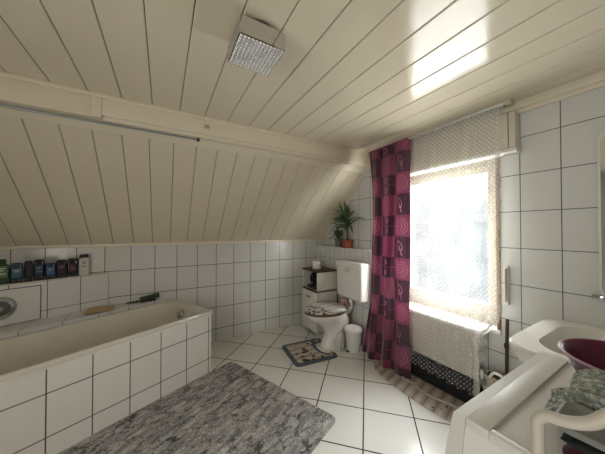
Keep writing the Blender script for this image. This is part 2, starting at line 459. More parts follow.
# gathered tail of the net beside the radiator
def tail(u, v):
    z = .62-.24*v
    return (2.11+.06*u*(1-.4*v)+.010*math.sin(v*14+u*3), -.17-.02*math.sin(u*9+v*5), z), (.9+.1*u, z)
sheet('gathered_edge', M_net, t_, tail, 24, 30)
bm.free()

# burgundy curtain
t = NT('burgundy_rose_check'); uv = t.n('ShaderNodeTexCoord').outputs['UV']; o = t.xyz(uv)
P = .20; PV = .194
U = t.math('DIVIDE', o[0], P); V = t.math('DIVIDE', o[1], PV)
iu = t.math('FLOOR', U); iv = t.math('FLOOR', V)
pu = t.math('MODULO', t.math('ADD', iu, 40), 2); pv = t.math('MODULO', t.math('ADD', iv, 40), 2)
chk = t.math('MODULO', t.math('ADD', pu, pv), 2)          # 0: bright  1: dark
fu = t.math('SUBTRACT', t.math('FRACT', U), .5); fv = t.math('SUBTRACT', t.math('FRACT', V), .5)
r = t.math('SQRT', t.math('ADD', t.math('MULTIPLY', fu, fu), t.math('MULTIPLY', fv, fv)))
th = t.math('DIVIDE', t.math('ARCTAN2', fv, fu), 2*PI)
wob = t.math('MULTIPLY', t.math('SINE', t.math('MULTIPLY', th, 2*PI*5)), .012)
sp = t.math('FRACT', t.math('ADD', t.math('MULTIPLY', t.math('ADD', r, wob), 8.5), th))
rose = t.math('MULTIPLY', t.math('LESS_THAN', sp, .22), t.math('LESS_THAN', r, .40))
rose = t.math('MULTIPLY', rose, t.math('MULTIPLY', pu, t.math('SUBTRACT', 1, chk)))
# leaf: pointed ring + stalk on the dark squares
lu = t.math('ADD', fu, t.math('MULTIPLY', fv, .25)); lv = t.math('SUBTRACT', fv, .08)
lr = t.math('SQRT', t.math('ADD', t.math('MULTIPLY', t.math('MULTIPLY', lu, lu), 3.2), t.math('MULTIPLY', lv, lv)))
leaf = t.math('LESS_THAN', t.math('ABSOLUTE', t.math('SUBTRACT', lr, .22)), .025)
stalk = t.math('MULTIPLY', t.math('LESS_THAN', t.math('ABSOLUTE', lu), .018), t.math('MULTIPLY', t.math('LESS_THAN', fv, .1), t.math('GREATER_THAN', fv, -.38)))
leaf = t.math('MULTIPLY', t.math('MAXIMUM', leaf, stalk), t.math('MULTIPLY', chk, pu))
gv = t.math('SUBTRACT', t.math('FRACT', t.math('MULTIPLY', V, 2)), .5); gu = t.math('MULTIPLY', fu, 1.9)
gr = t.math('SQRT', t.math('ADD', t.math('MULTIPLY', gu, gu), t.math('MULTIPLY', gv, gv)))
small = t.math('LESS_THAN', t.math('ABSOLUTE', t.math('SUBTRACT', gr, .24)), .05)
small = t.math('MULTIPLY', small, t.math('MULTIPLY', chk, t.math('SUBTRACT', 1, pu)))
leaf = t.math('MAXIMUM', leaf, small)
line = t.math('MAXIMUM', rose, leaf)
# half-height divider on the dark squares of the even columns
hd = t.math('MULTIPLY', t.math('MULTIPLY', t.math('LESS_THAN', t.math('ABSOLUTE', fv), .03), chk), t.math('SUBTRACT', 1, pu))
ns = t.noise(uv, 60, 3)
br = t.mix(ns, lin((108, 40, 68)), lin((132, 58, 86))); dk = t.mix(ns, lin((52, 18, 38)), lin((70, 26, 48)))
col = t.mix(chk, br, dk); col = t.mix(t.math('MULTIPLY', hd, .8), col, lin((122, 44, 84))); col = t.mix(t.math('MULTIPLY', line, .75), col, lin((196, 120, 146)))
p = t.n('ShaderNodeBsdfPrincipled'); t.put(p.inputs['Base Color'], col); p.inputs['Roughness'].default_value = .42
p.inputs['Sheen Weight'].default_value = .3
tl = t.n('ShaderNodeBsdfTranslucent'); t.put(tl.inputs[0], col)
mm = t.n('ShaderNodeMixShader'); mm.inputs[0].default_value = .18; t.t.links.new(p.outputs[0], mm.inputs[1]); t.t.links.new(tl.outputs[0], mm.inputs[2]); t.t.links.new(mm.outputs[0], t.out.inputs[0])
M_curt = t.m
t_ = thing('curtain', 'burgundy checked curtain with rose and leaf outlines hanging to the floor', 'curtain', (0, 0, 0))
def curf(u, v):
    z = 2.125-2.105*v
    xl = 1.14+.015*math.sin(v*5)-.06*max(0, v-.75)/.25+.03*math.sin(v*PI); xr = 1.625+.0*v
    x = xl+(xr-xl)*u + .006*math.sin(v*11+u*9)
    amp = .020+.014*v
    y = -.225-.03*v + amp*math.sin(u*2*PI*3.1+.7+.5*math.sin(v*4)) + .008*math.sin(u*40+v*7)*(1-v*.5)
    k = max(0, (u-.62)/.38); y = y*(1-k) + k*(-.255-.02*v+.045*k*k+.006*math.sin(v*8))
    return (x, y, z), (u*.57+.23, z+.098)
sheet('cloth', M_curt, t_, curf, 110, 90)
bm = bmesh.new(); bx(bm, 1.15, 1.61, -.225, -.219, 2.115, 2.14, .002); finish('heading_tape', bm, M_curt, t_)

# ------------------------------------------------------------ bathtub (turned 24.5 degrees off the low wall)
TH = R(24.5); TB = (.605, -1.70, 0)
M_tubtile = tile_mat('tub_panel_tiles', (1, 2), .206, -.235, .25, .136, (218, 216, 208), (78, 76, 70), .0065)
M_enamel = plain('white_enamel', (208, 202, 188), .14, var=.05, scale=8)
tub = thing('bathtub', 'built-in white bathtub with tiled front panel standing askew to the low wall', 'bathtub', TB, TH)
TL, TW = 1.72, .655
bm = bmesh.new(); bx(bm, -.03, 0, -TL, 0, 0, .53); bx(bm, -.60, -.03, -.03, 0, 0, .53); finish('tiled_panel', bm, M_tubtile, tub)
bm = bmesh.new()
def ring(m, z, r): return rrect(-TW+m[0], .010-m[1], -TL+m[2], .012-m[3], z, r, 8)
rings = [ring((0, 0, 0, 0), .535, .02), ring((0, 0, 0, 0), .562, .02), ring((.004, .004, .004, .004), .57, .02),
         ring((.028, .040, .05, .060), .569, .16), ring((.034, .047, .06, .070), .562, .19), ring((.044, .058, .075, .085), .53, .20),
         ring((.085, .085, .11, .17), .36, .19), ring((.11, .11, .15, .27), .24, .17), ring((.15, .15, .20, .34), .19, .13), ring((.25, .25, .35, .50), .18, .07)]
loft(bm, rings, False, True)
finish('basin', bm, M_enamel, tub, True)
bm = bmesh.new(); bx(bm, -.002, .004, -TL, 0, .526, .538); finish('silicone_joint', bm, M_white, tub)
# overflow knob at the far end
b = bmesh.new(); lathe(b, [(.044, 0), (.046, .006), (.038, .014), (.026, .018), (.026, .034), (.016, .038)], n=20)
bm = bmesh.new(); merge(bm, b, Matrix.Translation((-.355, -.105, .495)) @ Matrix.Rotation(R(75), 4, 'X'))
finish('overflow_knob', bm, M_chrome, tub, True)

# ledge wedge between tub and wall, and raised tiled shelf box
def prism(bm, pts, z0, z1): loft(bm, [[(x, y, z0) for x, y in pts], [(x, y, z1) for x, y in pts]])
Lx, Ly = -math.sin(TH)*-1, -math.cos(TH)
def along(p, s): return (p[0]+Lx*s, p[1]+Ly*s)
A = (0, -2.0); Bk = (0, -2.545)
M_wedge = tile_mat('ledge_top_tiles', (0, 1), .3, .02, .206, -.24, TILE, GROUT, .004)
bm = bmesh.new()
prism(bm, [(0.001, -2.03), along((.004, -2.02), 1.74), (0.001, -3.63)], 0, .588)
struct(finish('trim_7', bm, tile_mat('wedge_tiles', (1, 1), .206, -.929, 5, 2.5, TILE, GROUT, .004)), 'tiled ledge behind the tub')
M_shelf = tile_mat('shelf_front_tiles', (1, 2), .188, -2.545, .245, .655, TILE, GROUT, .005)
bm = bmesh.new(); prism(bm, [(0.002, -2.545), along(Bk, 1.15), (0.002, -3.60)], .588, .90)
struct(finish('trim_8', bm, M_shelf), 'raised tiled shelf behind the tub')
bm = bmesh.new(); prism(bm, [(0.002, -2.54), along((.006, -2.545), 1.15), (0.002, -3.60)], .90, .906)
struct(finish('trim_9', bm, M_cream), 'edge of the raised shelf')

# access panel outline and round chrome fitting on the shelf front
def on_shelf(s, z, off=0.0):
    x, y = along(Bk, s); return Vector((x+math.cos(TH)*off, y+math.sin(TH)*off, z))
t_ = thing('access_panel', 'small tiled access panel set into the shelf front above the tub', 'access panel', tuple(on_shelf(.455, .60, .001)), TH)
box('joint_frame', M_groove, 0, .006, -.295, .005, -.005, .27, t_)
box('tile_face', plain('panel_tile', TILE, .2), 0, .008, -.29, 0, 0, .265, t_, .002)
t_ = thing('chrome_fitting', 'round chrome shower fitting on the tiled shelf at the left edge', 'shower fitting', tuple(on_shelf(.665, .735, .012)), TH)
def disc(name, prof, mat):
    b = bmesh.new(); lathe(b, prof, n=32); bm = bmesh.new(); merge(bm, b, Matrix.Rotation(R(90), 4, 'Y')); return finish(name, bm, mat, t_, True)
disc('rosette', [(.086, 0), (.088, .01), (.078, .022), (.055, .026), (.05, .018)], M_chrome)
disc('spray_face', [(.05, .018), (.045, .022), (.03, .024)], plain('grey_rubber', (90, 90, 88), .5))
disc('centre_knob', [(.02, .02), (.02, .05), (.014, .055)], M_chrome)

# ------------------------------------------------------------ bottles on the shelf
def bottle(name, label, px_s, w, d, h, body, cap, style, lab, tilt=0):
    p = on_shelf(px_s, .907, -.012-d/2)
    t_ = thing(name, label, 'bottle', tuple(p), TH+R(tilt), None)
    M1 = plain(name+'_plastic', body, .25, var=.1); M2 = plain(name+'_cap', cap, .3)
    bm = bmesh.new(); ch = h*.16
    def R4(s, z, r=.9): return egg(0, 0, z, d/2*s, w/2*s, w/2*s, 28, 3.2)
    if style == 'down':      # stands on its wide cap
        loft(bm, [R4(.9, ch), R4(1, ch+.01), R4(1.0, h*.7), R4(.95, h*.93), R4(.80, h*.985), R4(.5, h)])
        finish('body', bm, M1, t_, True)
        bm = bmesh.new(); loft(bm, [R4(.88, 0), R4(.92, .004), R4(.92, ch-.004), R4(.88, ch)]); finish('cap', bm, M2, t_, True)
    else:
        loft(bm, [R4(.92, 0), R4(1, .006), R4(1.0, h*.66), R4(.9, h*.76), R4(.5, h*.82), R4(.42, h*.84)])
        finish('body', bm, M1, t_, True)
        bm = bmesh.new(); loft(bm, [R4(.55, h*.83), R4(.6, h*.84), R4(.58, h*.97), R4(.5, h)]); finish('cap', bm, M2, t_, True)
    # printed label: flat panel with a few light strokes
    ml = plain(name+'_label', lab[0], .4); mk = plain(name+'_print', lab[1], .4)
    bm = bmesh.new(); bx(bm, d/2-.001, d/2+.0012, -w*.36, w*.36, h*.28, h*.72, .0005, 1); lb = finish('label_panel', bm, ml, t_)
    bm = bmesh.new()
    for k, (a, b_, z) in enumerate(lab[2]): bx(bm, d/2+.001, d/2+.0018, a*w, b_*w, h*z, h*(z+.035))
    if lab[2]: finish('print', bm, mk, lb)
    return t_
ST = [(-.25, .22, .62), (-.2, .1, .54), (-.27, .25, .40)]
bottle('shampoo_bottle', 'pale green bottle at the left end of the bottle row', .65, .072, .04, .19, (52, 80, 58), (30, 50, 40), 'up', ((90, 116, 84), (200, 210, 190), ST))
bottle('shower_gel_bottle', 'teal dark bottle with pale panel, next to the pale green one', .578, .072, .045, .155, (26, 58, 66), (20, 30, 36), 'down', ((60, 96, 104), (170, 190, 190), ST[:2]))
bottle('shower_gel_bottle', 'plain black bottle between the teal one and the one with blue marks', .517, .045, .04, .165, (14, 16, 20), (10, 10, 12), 'down', ((18, 20, 26), (90, 60, 60), ST[1:2]))
bottle('shower_gel_bottle', 'black bottle with small light blue lettering lines, tallest of the dark ones', .460, .064, .04, .17, (14, 22, 30), (10, 12, 16), 'down', ((18, 34, 48), (120, 160, 180), ST))
bottle('shower_gel_bottle', 'short blue bottle in the middle of the row', .394, .063, .038, .135, (30, 52, 82), (16, 22, 34), 'down', ((56, 92, 130), (170, 190, 205), ST[:2]))
bottle('shower_gel_bottle', 'dark plum bottle with rounded top right of the short blue one', .328, .066, .036, .155, (26, 14, 24), (14, 10, 14), 'down', ((34, 20, 34), (150, 120, 140), ST[:2]))
bottle('shower_gel_bottle', 'dark brownish bottle beside the white one', .256, .072, .034, .16, (24, 12, 18), (12, 8, 10), 'down', ((44, 16, 28), (170, 120, 120), ST[1:]))
b_ = bottle('lotion_bottle', 'white bottle with dark blue top leaning at the right end of the row', .180, .070, .026, .19, (206, 206, 196), (24, 34, 58), 'up', ((200, 200, 190), (50, 55, 60), ST))
for c in b_.children:
    if c.name.startswith('cap'): c.scale = (1.5, 1.5, 1.0)

# cloth and green tubes on the ledge
t = NT('ochre_cloth'); co = t.coord(); nz = t.noise(co, 60, 4)
M_ochre = t.bsdf(t.mix(nz, lin((150, 130, 92)), lin((192, 172, 128))), .85, 0, t.bump(nz, .5, .004))
def rumpled(name, mat, w, l, h, nx, ny, amp, seed, parent=None, taper=.2, droop=None):
    """closed soft slab, bulging and uneven"""
    rr = random.Random(seed); ph = [rr.uniform(0, 6) for _ in range(8)]
    bm = bmesh.new(); rings = []
    for i in range(nx+1):
        u = i/nx*2-1; ring_ = []
        for k in range(ny):
            a = 2*PI*k/ny; ca, sa = math.cos(a), math.sin(a)
            yy = math.copysign(abs(ca)**.45, ca); zz = math.copysign(abs(sa)**.6, sa)
            e_ = (1-abs(u)**8)**.5 if abs(u) < 1 else .0
            e_ = max(e_, .25)
            y = yy*l/2*(1-.06*(1-e_)+.03*math.sin(u*4+ph[0])); z = h/2+zz*h/2*e_
            z += amp*h*(math.sin(u*5+ph[1]+yy*2)+.6*math.sin(yy*6+ph[2]+u*3))*(.5+.5*zz)
            x = u*w/2+amp*.05*math.sin(a*3+ph[3])
            if droop: z += droop(x, y)
            ring_.append((x, y, z))
        rings.append(ring_)
    loft(bm, rings)
    return finish(name, bm, mat, parent, True)
o_ = rumpled('wash_cloth', M_ochre, .17, .20, .022, 18, 26, .18, 2); o_.location = (.165, -2.58, .588); o_.rotation_euler = (0, 0, TH+R(-22))
tag(o_, 'ochre folded wash cloth lying on the tiled ledge of the tub', 'wash cloth')
M_green = plain('green_plastic', (52, 92, 66), .35, var=.3, scale=40); M_dgreen = plain('black_green_plastic', (22, 28, 26), .4)
t_ = thing('toothpaste_tube', 'small green and black tube lying on the ledge, nearer the wash cloth', 'tube', (.05, -2.36, .589), R(98))
bm = bmesh.new(); loft(bm, [[(x, y*w, .011+z*h_) for y, z in [(math.cos(2*PI*k/16), math.sin(2*PI*k/16)) for k in range(16)]] for x, w, h_ in ((-.045, .019, .002), (-.03, .018, .007), (.03, .011, .011), (.04, .008, .008))]); finish('body', bm, M_green, t_, True)
bm = bmesh.new(); tube(bm, [(.04, 0, .011), (.062, 0, .011)], .009, 14); finish('cap', bm, M_dgreen, t_, True)
t_ = thing('soap_packet', 'dark green packet propped against the tiles above the far tub rim', 'packet', (.03, -2.20, .589), R(94))
bm = bmesh.new(); b = bmesh.new(); bx(b, -.085, .085, -.009, .009, 0, .05, .005); merge(bm, b, Matrix.Rotation(R(-9), 4, 'Y') @ Matrix.Translation((0, 0, .013))); finish('wrapper', bm, plain('packet_print', (56, 78, 52), .4, var=.6, scale=60), t_, True)
bm = bmesh.new(); bx(bm, -.09, .05, -.02, .012, 0, .012, .003); finish('tray', bm, M_dgreen, t_, True)

# ------------------------------------------------------------ ceiling lamp
t = NT('diamond_cut_glass'); co = t.coord(); o = t.xyz(co)
def facet(a): return t.math('ABSOLUTE', t.math('SUBTRACT', t.math('FRACT', t.math('DIVIDE', a, .014)), .5))
hgt = t.math('ADD', facet(t.math('ADD', o[0], t.math('ADD', o[1], o[2]))), facet(t.math('SUBTRACT', t.math('SUBTRACT', o[0], o[1]), o[2])))
bp = t.bump(hgt, .0, .001)
g1 = t.n('ShaderNodeBsdfGlossy'); g1.inputs['Roughness'].default_value = .06; g1.inputs[0].default_value = (1, 1, 1, 1); t.put(g1.inputs['Normal'], bp)
g2 = t.n('ShaderNodeBsdfTransparent'); g2.inputs[0].default_value = (.84, .84, .82, 1)
g3 = t.n('ShaderNodeBsdfTranslucent'); g3.inputs[0].default_value = (.55, .54, .51, 1); t.put(g3.inputs['Normal'], bp)
ma = t.n('ShaderNodeMixShader'); t.put(ma.inputs[0], t.math('MULTIPLY_ADD', hgt, .9, .25)); t.t.links.new(g2.outputs[0], ma.inputs[1]); t.t.links.new(g3.outputs[0], ma.inputs[2])
mb = t.n('ShaderNodeMixShader'); mb.inputs[0].default_value = .6; t.t.links.new(ma.outputs[0], mb.inputs[1]); t.t.links.new(g1.outputs[0], mb.inputs[2])
t.t.links.new(mb.outputs[0], t.out.inputs[0]); M_cut = t.m
t_ = thing('ceiling_lamp', 'square pressed-glass lamp with diamond cut pattern on the plank ceiling', 'ceiling lamp', (1.948, -1.742, H), R(0))
bm = bmesh.new()
def studs(bm, o_, ux, uy, nx, ny, hgt):
    # a field of small rounded glass studs
    o_, ux, uy = Vector(o_), Vector(ux), Vector(uy); nn = ux.cross(uy).normalized()*hgt
    p = [bm.verts.new(o_+ux*a+uy*b) for a, b in ((0, 0), (1, 0), (1, 1), (0, 1))]; bm.faces.new(p)
    for i in range(nx):
        for j in range(ny):
            rings = [[bm.verts.new(o_+ux*((i+.5+rr_*math.cos(2*PI*k/8))/nx)+uy*((j+.5+rr_*math.sin(2*PI*k/8))/ny)+nn*hh) for k in range(8)] for rr_, hh in ((.49, 0), (.42, .4), (.27, .8))]
            c = bm.verts.new(o_+ux*((i+.5)/nx)+uy*((j+.5)/ny)+nn)
            for A_, B_ in zip(rings, rings[1:]):
                for k in range(8): bm.faces.new((A_[k], A_[(k+1) % 8], B_[(k+1) % 8], B_[k])).smooth = True
            for k in range(8): bm.faces.new((rings[-1][k], rings[-1][(k+1) % 8], c)).smooth = True
def sq(h, z, r): return rrect(-h, h, -h, h, z, r, 6)
G = .100
loft(bm, [sq(.085, -.008, .02), sq(.098, -.022, .022), sq(G, -.028, .02)], False, False)
studs(bm, (-G+.004, G-.004, -.100), (2*G-.008, 0, 0), (0, -2*G+.008, 0), 12, 12, .007)
for k in range(4):
    a = PI/2*k; c, s_ = round(math.cos(a)), round(math.sin(a))
    studs(bm, (c*G+s_*G, s_*G-c*G, -.028), (0, 0, -.070), (-s_*2*G*1.0, c*2*G*1.0, 0), 5, 12, -.005)
finish('glass_shade', bm, M_cut, t_, False)
bm = bmesh.new(); lathe(bm, [(.085, 0), (.09, -.004), (.09, -.022), (.075, -.026)]); finish('ceiling_plate', bm, plain('dull_metal', (120, 112, 100), .4, .6), t_, True)
bm = bmesh.new(); lathe(bm, [(.015, -.026), (.02, -.045), (.02, -.055)]); finish('socket', bm, M_white, t_, True)
bm = bmesh.new(); lathe(bm, [(.012, -.055), (.02, -.065), (.027, -.078), (.022, -.095), (.008, -.10)]); finish('bulb', bm, M_white, t_, True)

# fittings on the beam
t_ = thing('shower_rod', 'thin grey rod running along the lower edge of the beam', 'rod', (.945, 0, 2.025))
bm = bmesh.new(); tube(bm, [(0, -3.7, 0), (0, -1.86, 0)], .007, 8); finish('rod', bm, plain('grey_blue_metal', (150, 156, 158), .4, .3), t_, True)
bm = bmesh.new(); bx(bm, -.012, .012, -1.87, -1.85, -.012, .012, .003); finish('end_stop', bm, M_groove, t_, True)
t_ = thing('junction_plate', 'small square grey plate screwed to the beam near the lamp', 'plate', (.996, -1.805, 2.12))
box('plate', plain('grey_plate', (180, 176, 160), .5), 0, .006, -.02, .02, -.016, .016, t_, .002)
bm = bmesh.new(); bx(bm, .005, .008, -.004, .004, -.004, .004); finish('screw', bm, M_groove, t_)

# ------------------------------------------------------------ plants on the ledge
def leaf(bm, base, az, ln, wd, rise, droop, rr):
    n = 9; c, s_ = math.cos(az), math.sin(az); pr = []
    for i in range(n+1):
        u = i/n; rad = ln*(u*.9)*math.cos(rise)*(1-.12*u) ; z = ln*u*math.sin(rise)-droop*ln*u*u
        pr.append((Vector(base)+Vector((c*rad, s_*rad, z)), wd*(math.sin(PI*min(1, u*.86+.12))**.8)*(1-u**5)))
    L_, Mi, R_ = [], [], []
    for p, w in pr:
        sd = Vector((-s_, c, 0))*w
        L_.append(bm.verts.new(p-sd+Vector((0, 0, w*.5)))); Mi.append(bm.verts.new(p)); R_.append(bm.verts.new(p+sd+Vector((0, 0, w*.5))))
    for i in range(n):
        bm.faces.new((L_[i], Mi[i], Mi[i+1], L_[i+1])); bm.faces.new((Mi[i], R_[i], R_[i+1], Mi[i+1]))
t = NT('dracaena_leaf'); co = t.coord(); M_leaf = t.bsdf(t.mix(t.noise(co, 14, 2), lin((50, 76, 44)), lin((98, 124, 74))), .4)
t = NT('grassy_leaf'); co = t.coord(); M_leaf2 = t.bsdf(t.mix(t.noise(co, 20, 2), lin((52, 74, 50)), lin((110, 132, 92))), .5)
M_soil = plain('potting_soil', (50, 38, 28), .9, bump=.6)
def pot(t_, mat, r0, r1, h):
    bm = bmesh.new(); lathe(bm, [(r0, 0), (r1*.97, h*.78), (r1*1.06, h*.80), (r1*1.08, h), (r1*.98, h), (r1*.95, h*.86)], n=26, cap1=False); finish('pot', bm, mat, t_, True)
    bm = bmesh.new(); lathe(bm, [(r1*.95, h*.84), (r1*.6, h*.9), (.01, h*.91)], n=20); finish('soil', bm, M_soil, t_, True)
t_ = thing('dracaena', 'tall dracaena with arching strap leaves in a terracotta pot on the ledge', 'potted plant', (.63, -.080, 1.095))
pot(t_, plain('terracotta', (150, 76, 48), .7, var=.1), .058, .070, .095)
bm = bmesh.new(); tube(bm, smooth_path([(0, 0, .08), (.008, -.004, .18), (.004, 0, .32)]), [.011]*17, 8); finish('stem', bm, plain('woody_stem', (92, 76, 52), .8), t_, True)
bm = bmesh.new(); rr = random.Random(5)
for k in range(52):
    az = rr.uniform(0, 2*PI)
    if math.sin(az) > .1: az = -az*.9
    lnn = rr.uniform(.30, .46); rise = rr.uniform(.15, 1.3)
    if math.cos(az) < -.15: lnn *= .78; rise = rr.uniform(.1, .95)
    if math.cos(az) > .2: lnn *= 1.15
    leaf(bm, (.004, 0, .23+.12*k/44), az, lnn, .018, rise, rr.uniform(.15, .6), rr)
finish('foliage', bm, M_leaf, t_, True)
t_ = thing('spider_plant', 'small leafy plant in a grey green pot left of the terracotta one', 'potted plant', (.455, -.075, 1.095))
pot(t_, plain('grey_green_glaze', (104, 112, 92), .4, var=.1), .044, .054, .115)
bm = bmesh.new()
for k in range(30):
    az = rr.uniform(0, 2*PI)
    if math.sin(az) > .2: az = -az
    leaf(bm, (0, 0, .105), az, rr.uniform(.20, .32)*(.75 if math.cos(az) < 0 else 1), .013, rr.uniform(.4, 1.2), rr.uniform(.2, .7), rr)
finish('foliage', bm, M_leaf2, t_, True)

# ------------------------------------------------------------ corner cabinet
M_cabw = plain('white_laminate', (218, 214, 204), .35, var=.03)
t_ = thing('bathroom_cabinet', 'narrow white cabinet with open niche and brown top in the corner', 'cabinet', (.33, -.29, 0))
bm = bmesh.new(); x0, x1, y0, y1 = -.18, .18, -.16, .15
bx(bm, x0, x0+.016, y0, y1, 0, .79); bx(bm, x1-.016, x1, y0, y1, 0, .79); bx(bm, x0, x1, y1-.012, y1, 0, .79)
bx(bm, x0, x1, y0+.02, y1, .04, .056); bx(bm, x0, x1, y0+.004, y1, .545, .561); finish('body', bm, M_cabw, t_)
box('top_board', M_brown, x0-.008, x1+.008, y0-.01, y1, .79, .808, t_, .003)
box('niche_edge', M_brown, x0, x1, y0-.004, y0+.01, .545, .562, t_, .002)
dr = box('door', M_cabw, x0+.002, x1-.002, y0-.014, y0, .05, .54, t_, .003)
bm = bmesh.new(); tube(bm, smooth_path([(-.04, y0-.014, .47), (-.03, y0-.034, .468), (.03, y0-.034, .468), (.04, y0-.014, .47)], 4), .005, 8); finish('handle', bm, plain('dark_bronze', (60, 46, 34), .4, .5), dr, True)
M_mag = [plain('magazine_cover_%s' % n, c, .5, var=.5, scale=50) for n, c in (('dark', (34, 34, 38)), ('grey', (92, 90, 88)), ('brown', (70, 48, 44)))]
for k, (dz, rz, lab) in enumerate(((0, 4, 'dark magazine at the bottom of the pile in the cabinet niche'), (.012, -7, 'grey magazine in the middle of the niche pile'), (.024, 10, 'brown covered magazine on top of the niche pile'))):
    bm = bmesh.new(); bx(bm, -.10, .10, -.12, .12, 0, .011, .003)
    o_ = finish('magazine', bm, M_mag[k], None, True); o_.location = (.315, -.30, .562+dz); o_.rotation_euler = (0, 0, R(rz)); tag(o_, lab, 'magazine', 'magazines in the niche')
for k, (x, lab) in enumerate(((.22, 'black pouch on the magazines, left in the niche'), (.35, 'black toiletry bag on the magazines, right in the niche'))):
    o_ = rumpled('toiletry_bag', M_black, .11, .14, .14-.02*k, 12, 18, .06, 20+k); o_.location = (x+.02, -.29, .602); tag(o_, lab, 'bag', 'pouches in the niche')
# toilet roll
t_ = thing('toilet_roll', 'white toilet roll standing on the brown top of the corner cabinet', 'toilet roll', (.31, -.33, .809))
M_paper = plain('tissue_paper', (232, 228, 218), .9, bump=.2)
bm = bmesh.new(); vs = loft(bm, [circ(0, 0, 0, .02, 28), circ(0, 0, 0, .052, 28), circ(0, 0, .004, .055, 28), circ(0, 0, .096, .055, 28), circ(0, 0, .10, .052, 28), circ(0, 0, .10, .02, 28), circ(0, 0, 0, .02, 28)], False, False); finish('paper', bm, M_paper, t_, True)
bm = bmesh.new(); loft(bm, [circ(0, 0, 0.002, .0205), circ(0, 0, .098, .0205)], False, False); finish('core', bm, plain('cardboard', (140, 112, 84), .8), t_, True)

# ------------------------------------------------------------ toilet
TC = (.745, -.12)
t_ = thing('toilet', 'white floor-standing toilet with patterned lid cover between cabinet and bin', 'toilet', (TC[0], -.40, 0))
bm = bmesh.new()
loft(bm, [egg(0, .06, 0, .118, .215, .20, 40, 2.6), egg(0, .06, .012, .118, .215, .20, 40, 2.6), egg(0, .06, .03, .108, .20, .19, 40, 2.5), egg(0, .06, .14, .092, .16, .18, 40, 2.3),
          egg(0, .04, .22, .108, .175, .18, 40, 2.2), egg(0, .01, .29, .145, .225, .20, 40, 2.1), egg(0, -.03, .345, .172, .275, .20, 40, 2.1), egg(0, -.05, .375, .185, .285, .20, 40, 2.1),
          egg(0, -.05, .398, .188, .288, .21, 40, 2.1), egg(0, -.05, .402, .180, .28, .20, 40, 2.1)])
finish('bowl', bm, M_ceramic, t_, True)
bm = bmesh.new(); loft(bm, [egg(0, -.055, .404, .188, .290, .19, 40, 2.1), egg(0, -.055, .408, .196, .298, .195, 40, 2.1), egg(0, -.055, .422, .196, .298, .195, 40, 2.1), egg(0, -.055, .426, .19, .29, .19, 40, 2.1)])
st = finish('seat', bm, plain('brown_seat_wood', (112, 82, 58), .35, var=.25, scale=25), t_, True)
t = NT('lid_pebble_print'); co = t.coord(); o = t.xyz(co)
wv = t.n('ShaderNodeTexWave', wave_type='BANDS', bands_direction='X'); t.put(wv.inputs['Vector'], co); wv.inputs['Scale'].default_value = 3.2; wv.inputs['Distortion'].default_value = 3
planksc = t.ramp(wv.outputs[0], [(.01, lin((172, 167, 164))), (.12, lin((208, 205, 203))), (1, lin((220, 217, 214)))])
vo = t.n('ShaderNodeTexVoronoi'); t.put(vo.inputs['Vector'], co); vo.inputs['Scale'].default_value = 22
peb = t.math('LESS_THAN', vo.outputs['Distance'], .42)
band = t.math('LESS_THAN', t.math('ADD', o[1], t.math('MULTIPLY', t.noise(co, 6, 1), .12)), -.10)
sel = t.math('MULTIPLY', peb, t.math('MULTIPLY', band, t.math('GREATER_THAN', t.noise(co, 11, 1), .38)))
M_lid = t.bsdf(t.mix(sel, planksc, t.mix(t.noise(co, 22, 0), lin((22, 20, 22)), lin((120, 84, 70)))), .3)
bm = bmesh.new(); loft(bm, [egg(0, -.055, .427, .188, .29, .19, 40, 2.1), egg(0, -.055, .431, .195, .297, .195, 40, 2.1), egg(0, -.055, .441, .192, .292, .193, 40, 2.1), egg(0, -.055, .449, .17, .26, .17, 40, 2.1), egg(0, -.055, .452, .09, .15, .09, 40, 2.1)])
ld = finish('lid', bm, M_lid, t_, True)
for sx_ in (-.07, .07):
    bm = bmesh.new(); tube(bm, [(sx_, .148, .40), (sx_, .148, .442)], .011, 12); finish('hinge', bm, M_chrome, st, True)
bm = bmesh.new(); tube(bm, smooth_path([(.08, .20, .52), (.08, .20, .42), (.03, .17, .34), (0, .13, .31)], 5), .024, 14); finish('flush_pipe', bm, M_white, t_, True)

t_ = thing('cistern', 'white plastic cistern on the tiled box above the toilet', 'cistern', (.852, -.12, .535))
bm = bmesh.new()
def cr(e_, z, r=.025): return rrect(-.215+e_, .215-e_, -.145+e_, -.001, z, r, 5)
loft(bm, [cr(.02, 0), cr(.006, .012), cr(.004, .05), cr(.0, .36)]); finish('tank', bm, M_white, t_, True)
bm = bmesh.new(); loft(bm, [cr(-.006, .36), cr(-.008, .368), cr(-.008, .40), cr(.0, .415), cr(.02, .42)]); ld = finish('cistern_lid', bm, M_white, t_, True)
box('flush_button', M_cream, -.03, .03, -.157, -.148, .30, .35, t_, .004)
# angle valve and hose
t_ = thing('supply_hose', 'dark hose with angle valve hanging between cabinet and cistern', 'hose', (.565, -.121, .88))
bm = bmesh.new(); tube(bm, smooth_path([(0, -.03, 0), (.012, -.05, -.08), (-.012, -.03, -.18), (.01, -.035, -.3), (.04, -.02, -.36)], 6), .008, 8); finish('hose', bm, M_rust, t_, True)
bm = bmesh.new(); tube(bm, [(0, 0, 0), (0, -.045, 0)], .012, 12); tube(bm, [(0, -.03, 0), (.03, -.03, .01), (.055, -.03, .0)], .009, 10); finish('valve', bm, plain('old_brass', (96, 80, 56), .4, .7), t_, True)
